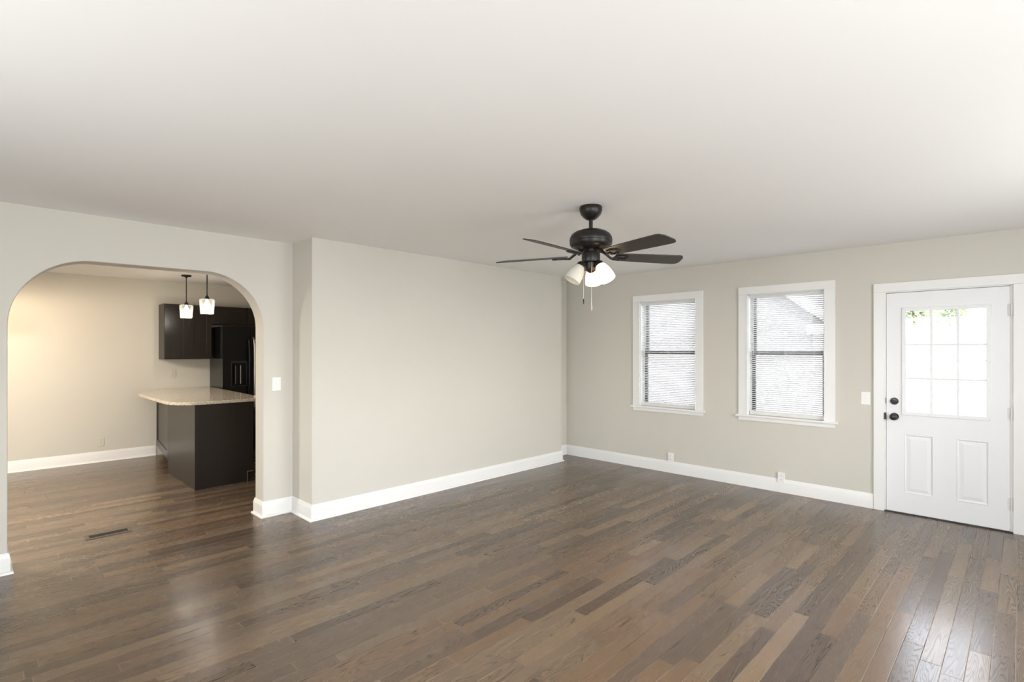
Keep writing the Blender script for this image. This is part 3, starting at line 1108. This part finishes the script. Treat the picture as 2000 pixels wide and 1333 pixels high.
# granite top with rounded outer corner and clipped wall end
top = [(2.455, YK - 0.001), (2.335, 6.262)]
ccx, ccy, rx_, ry_ = 1.640, 6.62, 0.232, 0.358
for k in range(0, 13):
    a = -PI / 2 - PI / 2 * k / 12
    top.append((ccx + rx_ * math.cos(a), ccy + ry_ * math.sin(a)))
top += [(1.410, 7.4), (1.425, 8.0), (1.50, 8.35), (1.64, 8.62), (1.775, 8.76), (1.80, YK - 0.001)]
b_ = newbm()
t = bmesh.new()
lay = [(0.912, 0.004), (0.916, 0.0), (0.941, 0.0), (0.945, 0.004)]
cen = Vector((1.95, 7.6))
rings = []
def inset(poly, d):
    res = []
    m_ = len(poly)
    for i in range(m_):
        p0, p1, p2 = Vector(poly[i - 1]), Vector(poly[i]), Vector(poly[(i + 1) % m_])
        d1, d2 = (p1 - p0).normalized(), (p2 - p1).normalized()
        nn = Vector((-(d1.y + d2.y), d1.x + d2.x)).normalized()
        q = p1 + nn * d
        if (q - cen).length > (p1 - cen).length:
            q = p1 - nn * d
        res.append((q.x, q.y))
    return res
for z_, d_ in lay:
    rings.append([t.verts.new((x_, y_, z_)) for x_, y_ in (inset(top, d_) if d_ else top)])
for a_, c_ in zip(rings[:-1], rings[1:]):
    for k in range(len(top)):
        k2 = (k + 1) % len(top)
        t.faces.new((a_[k], a_[k2], c_[k2], c_[k]))
t.faces.new(rings[0]); t.faces.new(rings[-1])
bmesh.ops.recalc_face_normals(t, faces=t.faces[:])
merge(b_, t)
tag(obj('granite_countertop', b_, M_granite), 'cream speckled granite countertop with rounded corner on the dark peninsula', 'countertop')

# wall cabinets
def wall_cab(name, label, x0, x1, z0, z1, yf, ndoor):
    t_ = thing(name, label, 'cabinet', ((x0 + x1) / 2, YK, z0), 'dark wall cabinets')
    b_ = newbm()
    box(b_, x0, x1, yf + 0.021, YK - 0.001, z0, z1, 0.001)
    obj('body', b_, M_esp, t_)
    w_ = (x1 - x0) / ndoor
    for k in range(ndoor):
        b_ = newbm()
        shaker(b_, 'Y', yf, x0 + w_ * k + 0.0025, x0 + w_ * (k + 1) - 0.0025, z0 + 0.003, z1 - 0.003, rail=0.06)
        obj('door', b_, M_esp, t_)
    return t_
wall_cab('wall_cabinet', 'dark two-door wall cabinet hanging over the granite counter', 1.811, 2.40, 1.366, 2.142, 8.50, 2)
wall_cab('wall_cabinet', 'dark short wall cabinet above the black refrigerator', 2.404, 3.38, 1.875, 2.142, 8.50, 2)

# refrigerator
RF0, RF1, RFY = 2.462, 3.372, 8.215
fr = thing('refrigerator', 'black side-by-side refrigerator against the kitchen wall', 'refrigerator', ((RF0 + RF1) / 2, 8.5, 0))
b_ = newbm()
box(b_, RF0, RF1, RFY + 0.075, YK - 0.02, 0.02, 1.835, 0.006)
obj('body', b_, M_black, fr)
sp_ = 2.845
for (a, b, nm) in ((RF0, sp_ - 0.003, 'freezer_door'), (sp_ + 0.003, RF1, 'door')):
    b_ = newbm()
    if nm == 'freezer_door':
        wall_holes(b_, 'Y', RFY, RFY + 0.068, a, b, 0.07, 1.845, [(2.585, 2.785, 0.975, 1.305)])
        box(b_, 2.58, 2.79, RFY + 0.055, RFY + 0.067, 0.97, 1.31)
    else:
        box(b_, a, b, RFY, RFY + 0.068, 0.07, 1.845, 0.008)
    d_ = obj(nm, b_, M_black, fr)
    hx = sp_ - 0.035 if nm == 'freezer_door' else sp_ + 0.035
    b_ = newbm()
    tube(b_, [(hx, RFY + 0.002, 0.62), (hx, RFY - 0.045, 0.66), (hx, RFY - 0.055, 0.9), (hx, RFY - 0.055, 1.45), (hx, RFY - 0.045, 1.64), (hx, RFY + 0.002, 1.68)], 0.013, 12)
    obj('handle', b_, M_steel if nm == 'door' else M_black, d_, smooth=True)
    if nm == 'freezer_door':
        b_ = newbm()
        for u in (2.575, 2.785):
            box(b_, u, u + 0.01, RFY - 0.004, RFY + 0.004, 0.965, 1.315, 0.001)
        box(b_, 2.575, 2.795, RFY - 0.004, RFY + 0.004, 1.305, 1.335, 0.001)
        box(b_, 2.575, 2.795, RFY - 0.004, RFY + 0.004, 0.965, 0.975, 0.001)
        dp = obj('dispenser', b_, mat('dark_grey_plastic', (0.02, 0.02, 0.022), 0.3), d_)
        b_ = newbm()
        box(b_, 2.632, 2.648, RFY + 0.012, RFY + 0.02, 1.0, 1.27, 0.002)
        obj('paddle', b_, mat('grey_plastic', (0.08, 0.08, 0.08), 0.35), dp)
        b_ = newbm()
        box(b_, 2.702, 2.712, RFY + 0.008, RFY + 0.016, 1.0, 1.27, 0.002)
        obj('paddle', b_, M_steel, dp)
b_ = newbm()
box(b_, RF0 + 0.02, RF1 - 0.02, RFY + 0.03, RFY + 0.06, 0.0, 0.06)
obj('kick_grille', b_, M_hole, fr)

# pendants
def pendant(px, py, label, tilt=0.0):
    t_ = thing('pendant_light', label, 'pendant light', (px, py, H), 'pendants over the peninsula')
    b_ = newbm()
    lathe(b_, [(0, H), (0.058, H), (0.060, H - 0.008), (0.056, H - 0.018), (0.020, H - 0.026), (0.010, H - 0.036), (0, H - 0.036)], (px, py, 0), 28)
    obj('canopy', b_, M_bronze, t_, smooth=True)
    b_ = newbm()
    tube(b_, [(px, py, H - 0.03), (px, py, 2.125)], 0.0055, 10)
    obj('rod', b_, M_bronze, t_, smooth=True)
    b_ = newbm()
    lathe(b_, [(0, 2.135), (0.008, 2.135), (0.018, 2.118), (0.026, 2.100), (0.027, 2.092), (0, 2.090)], (px, py, 0), 24)
    obj('socket_cup', b_, M_bronze, t_, smooth=True)
    b_ = newbm()
    lathe(b_, [(0.020, 2.094), (0.066, 2.092), (0.077, 2.085), (0.080, 2.074), (0.068, 1.922), (0.064, 1.918), (0.062, 1.922), (0.073, 2.073), (0.070, 2.080), (0.063, 2.085), (0.020, 2.087)], (px, py, 0), 40, close=True)
    obj('glass_shade', b_, M_pend_glass, t_, smooth=True)
    b_ = newbm()
    lathe(b_, [(0, 2.086), (0.013, 2.084), (0.016, 2.068), (0.030, 2.040), (0.035, 2.015), (0.031, 1.988), (0.018, 1.968), (0, 1.962)], (px, py, 0), 24)
    obj('bulb', b_, mat('lit_pendant_bulb', (1, 1, 1), 0.5, emit=(1.0, 0.96, 0.9), es=6), t_, smooth=True)
    point('pendant_bulb_light', (px, py, 1.905), 3.6, (1.0, 0.93, 0.82), 0.035)
pendant(1.93, 7.90, 'pendant light farther from the arch, left of the pair over the counter')
pendant(1.875, 6.81, 'pendant light nearer the arch, right of the pair over the counter')

# dining-room lamp left of the arch (its light falls on the dining wall)
dl = thing('dining_lamp', 'hanging lamp with a closed bronze bowl shade in the dining area beyond the arch', 'pendant light', (-0.10, 7.75, H))
b_ = newbm()
lathe(b_, [(0, H), (0.06, H), (0.06, H - 0.02), (0, H - 0.03)], (-0.10, 7.75, 0), 24)
tube(b_, [(-0.10, 7.75, H - 0.02), (-0.10, 7.75, 2.15)], 0.007, 10)
obj('stem', b_, M_bronze, dl, smooth=True)
b_ = newbm()
lathe(b_, [(0, 2.17), (0.05, 2.165), (0.14, 2.13), (0.20, 2.07), (0.215, 2.01), (0.211, 2.01), (0.196, 2.066), (0.137, 2.124), (0.05, 2.158), (0, 2.163)], (-0.10, 7.75, 0), 40)
obj('bowl_shade', b_, M_bronze, dl, smooth=True)
b_ = newbm()
lathe(b_, [(0, 2.08), (0.02, 2.07), (0.035, 2.04), (0.03, 2.01), (0, 2.00)], (-0.10, 7.75, 0), 20)
obj('bulb', b_, M_bulb, dl, smooth=True)
point('dining_bulb_light', (-0.10, 7.75, 1.965), 60, (1.0, 0.77, 0.52), 0.05)

# unseen ceiling light added left of the arch to brighten the kitchen wall
fl_ = thing('fill_ceiling_light', 'round flush ceiling light added as fill in the dining area, hidden left of the arch', 'ceiling light', (-0.45, 6.2, H))
b_ = newbm()
lathe(b_, [(0, H), (0.17, H), (0.17, H - 0.02), (0.155, H - 0.025), (0, H - 0.025)], (-0.45, 6.2, 0), 40)
obj('base', b_, M_bronze, fl_, smooth=True)
b_ = newbm()
lathe(b_, [(0.155, H - 0.022), (0.15, H - 0.05), (0.11, H - 0.085), (0.05, H - 0.10), (0, H - 0.103)], (-0.45, 6.2, 0), 40)
obj('diffuser', b_, M_shade_lit, fl_, smooth=True)
area('kitchen_fill', (-0.45, 6.2, H - 0.13), (0, 0, -1), 0.3, 0.3, 84, (1.0, 0.95, 0.87))

# floor register
rg = thing('floor_register', 'dark slotted floor vent set in the wood floor inside the arch', 'floor vent', (0.75, 5.33, 0.0))
b_ = newbm()
rx0, rx1, ry0, ry1 = 0.60, 0.90, 5.268, 5.392
box(b_, rx0, rx1, ry0, ry0 + 0.022, 0, 0.005, 0.0015)
box(b_, rx0, rx1, ry1 - 0.022, ry1, 0, 0.005, 0.0015)
box(b_, rx0, rx0 + 0.024, ry0 + 0.02, ry1 - 0.02, 0, 0.005, 0.0015)
box(b_, rx1 - 0.024, rx1, ry0 + 0.02, ry1 - 0.02, 0, 0.005, 0.0015)
obj('frame', b_, M_vent, rg)
b_ = newbm()
box(b_, rx0 + 0.02, rx1 - 0.02, ry0 + 0.018, ry1 - 0.018, 0.0002, 0.0012)
obj('duct_opening', b_, M_hole, rg)
b_ = newbm()
nx = 21
for k in range(1, nx):
    x_ = rx0 + 0.024 + (rx1 - rx0 - 0.048) * k / nx
    box(b_, x_ - 0.0014, x_ + 0.0014, ry0 + 0.02, ry1 - 0.02, 0.001, 0.004)
box(b_, rx0 + 0.02, rx1 - 0.02, 5.3285, 5.3315, 0.001, 0.0042)
obj('louvers', b_, mat('black_louver_metal', (0.02, 0.016, 0.012), 0.6), rg)

# ================================================================ OUTDOORS
M_lawn = vary(mat('lawn', rough=0.9), (0.105, 0.115, 0.08), (0.135, 0.138, 0.10), 0.8, 6)
M_conc = vary(mat('pale_concrete', rough=0.9), (0.24, 0.24, 0.225), (0.30, 0.295, 0.28), 2, 4)
M_siding = vary(mat('white_siding', rough=0.7), (0.72, 0.72, 0.70), (0.78, 0.78, 0.76), 1, 3)
M_brick = vary(mat('pale_brick', rough=0.9), (0.165, 0.15, 0.162), (0.25, 0.235, 0.245), 6, 5)
M_roof = vary(mat('grey_shingles', rough=0.9), (0.070, 0.061, 0.072), (0.112, 0.100, 0.114), 9, 5)
M_fascia = mat('white_fascia', (0.75, 0.75, 0.75), 0.6)
M_leaf = vary(mat('foliage', rough=0.8), (0.30, 0.36, 0.22), (0.44, 0.49, 0.36), 3, 4)
add_translucent(M_leaf, (0.30, 0.36, 0.2), 0.4)
M_bark = vary(mat('bark', rough=0.9), (0.12, 0.09, 0.06), (0.2, 0.16, 0.12), 8, 4)

def ground(name, x0, x1, y0, y1, z0, z1, m):
    b_ = newbm()
    box(b_, x0, x1, y0, y1, z0, z1)
    return struct(name, b_, m)
ground('ground', D + 0.15, 90, -60, 60, -0.9, -0.42, M_lawn)
ground('entry_stoop', D + 0.151, D + 1.5, -0.7, 1.7, -0.42, -0.03, M_conc)
ground('driveway', D + 1.5, 24, -1.2, 2.2, -0.42, -0.40, M_conc)
ground('street', 24.3, 32.5, -60, 60, -0.42, -0.395, M_conc)
ground('ground_side', -40, D + 0.15, -40, RY - 0.16, -0.9, -0.42, M_lawn)
ground('ground_front', -40, RX - 0.16, RY - 0.16, 30, -0.9, -0.42, M_lawn)

# neighbouring house: brick gable end with white rake boards
hs = thing('neighbour_house', 'pale brick gable-ended house with white rake boards seen through the blinds', 'house', (17, 7.0, -0.42))
hx0, hx1, hyc, hw_, hz, hs_ = 13.0, 21.0, 7.1, 3.75, 2.44, 0.78
apx = hz + hw_ * hs_
b_ = newbm()
prism(b_, [(hyc - hw_, -0.42), (hyc + hw_, -0.42), (hyc + hw_, hz), (hyc, apx), (hyc - hw_, hz)], hx0, hx1, 'YZ')
obj('wall', b_, M_brick, hs)
b_ = newbm()
for sg in (-1, 1):
    e_ = hyc + sg * (hw_ + 0.35)
    ez = hz - 0.35 * hs_
    prism(b_, [(hyc, apx + 0.02), (e_, ez + 0.02), (e_, ez + 0.14), (hyc, apx + 0.14)], hx0 - 0.25, hx1 + 0.25, 'YZ')
rf = obj('roof', b_, M_roof, hs)
b_ = newbm()
for sg in (-1, 1):
    e_ = hyc + sg * (hw_ + 0.37)
    ez = hz - 0.37 * hs_
    prism(b_, [(hyc, apx - 0.10), (e_, ez - 0.10), (e_, ez + 0.15), (hyc, apx + 0.15)], hx0 - 0.29, hx0 - 0.25, 'YZ')
    y_a, y_b = sorted((e_, e_ - sg * 0.42))
    box(b_, hx0 - 0.28, hx0 - 0.005, y_a, y_b, ez - 0.32, ez - 0.08)
obj('rake_board', b_, M_fascia, rf)

# long white building across the street
wb = thing('white_building', 'long low white building across the street seen through the door glass', 'building', (42.5, 3, -0.42))
b_ = newbm()
box(b_, 40, 45, -14, 26, -0.42, 2.4)
obj('wall', b_, M_siding, wb)
b_ = newbm()
box(b_, 39.92, 40, -14, 26, 0.84, 0.94)
box(b_, 39.94, 40, 3.3, 3.38, -0.4, 0.84)
obj('ledge', b_, mat('weathered_trim', (0.11, 0.11, 0.10), 0.7), wb)
b_ = newbm()
prism(b_, [(39.6, 2.35), (45.4, 2.35), (45.4, 2.43), (42.5, 2.95), (39.6, 2.43)], -14.4, 26.4, 'XZ')
obj('roof', b_, M_fascia, wb)

def tree(label, x, y, h, r, seed):
    rnd = random.Random(seed)
    t_ = thing('tree', label, 'tree', (x, y, -0.42), 'trees beyond the white building')
    b_ = newbm()
    tube(b_, [(x, y, -0.42), (x + 0.05, y, h * 0.3), (x, y + 0.1, h * 0.55)], [0.22, 0.16, 0.08], 10)
    obj('trunk', b_, M_bark, t_, smooth=True)
    b_ = newbm()
    t = bmesh.new()
    # leaves: many small tilted quads filling an irregular crown
    blobs = []
    for k in range(9):
        a = rnd.uniform(0, 2 * PI)
        q = rnd.uniform(0, 0.65) * r
        blobs.append((Vector((x + q * math.cos(a), y + q * math.sin(a), h * rnd.uniform(0.48, 0.88))), r * rnd.uniform(0.32, 0.55)))
    for k in range(4200):
        c_, rr = rnd.choice(blobs)
        d_ = Vector((rnd.gauss(0, 1), rnd.gauss(0, 1), rnd.gauss(0, 1))).normalized() * rr * rnd.uniform(0.55, 1.0)
        p_ = c_ + d_
        s_ = rnd.uniform(0.07, 0.15)
        u = Vector((rnd.gauss(0, 1), rnd.gauss(0, 1), rnd.gauss(0, 1))).normalized()
        w_ = u.cross(Vector((rnd.gauss(0, 1), rnd.gauss(0, 1), rnd.gauss(0, 1)))).normalized()
        t.faces.new([t.verts.new(p_ + u * s_), t.verts.new(p_ + w_ * s_ * 0.6), t.verts.new(p_ - u * s_), t.verts.new(p_ - w_ * s_ * 0.6)])
    merge(b_, t)
    obj('foliage', b_, M_leaf, t_)
tree('pale green tree behind the white building, left in the door glass', 50, 6.4, 6.2, 2.1, 3)
tree('pale green tree behind the white building, middle of the door glass', 56, 4.2, 6.6, 2.2, 5)
tree('small shrubby tree behind the white building, right in the door glass', 51, 0.7, 4.9, 1.4, 9)
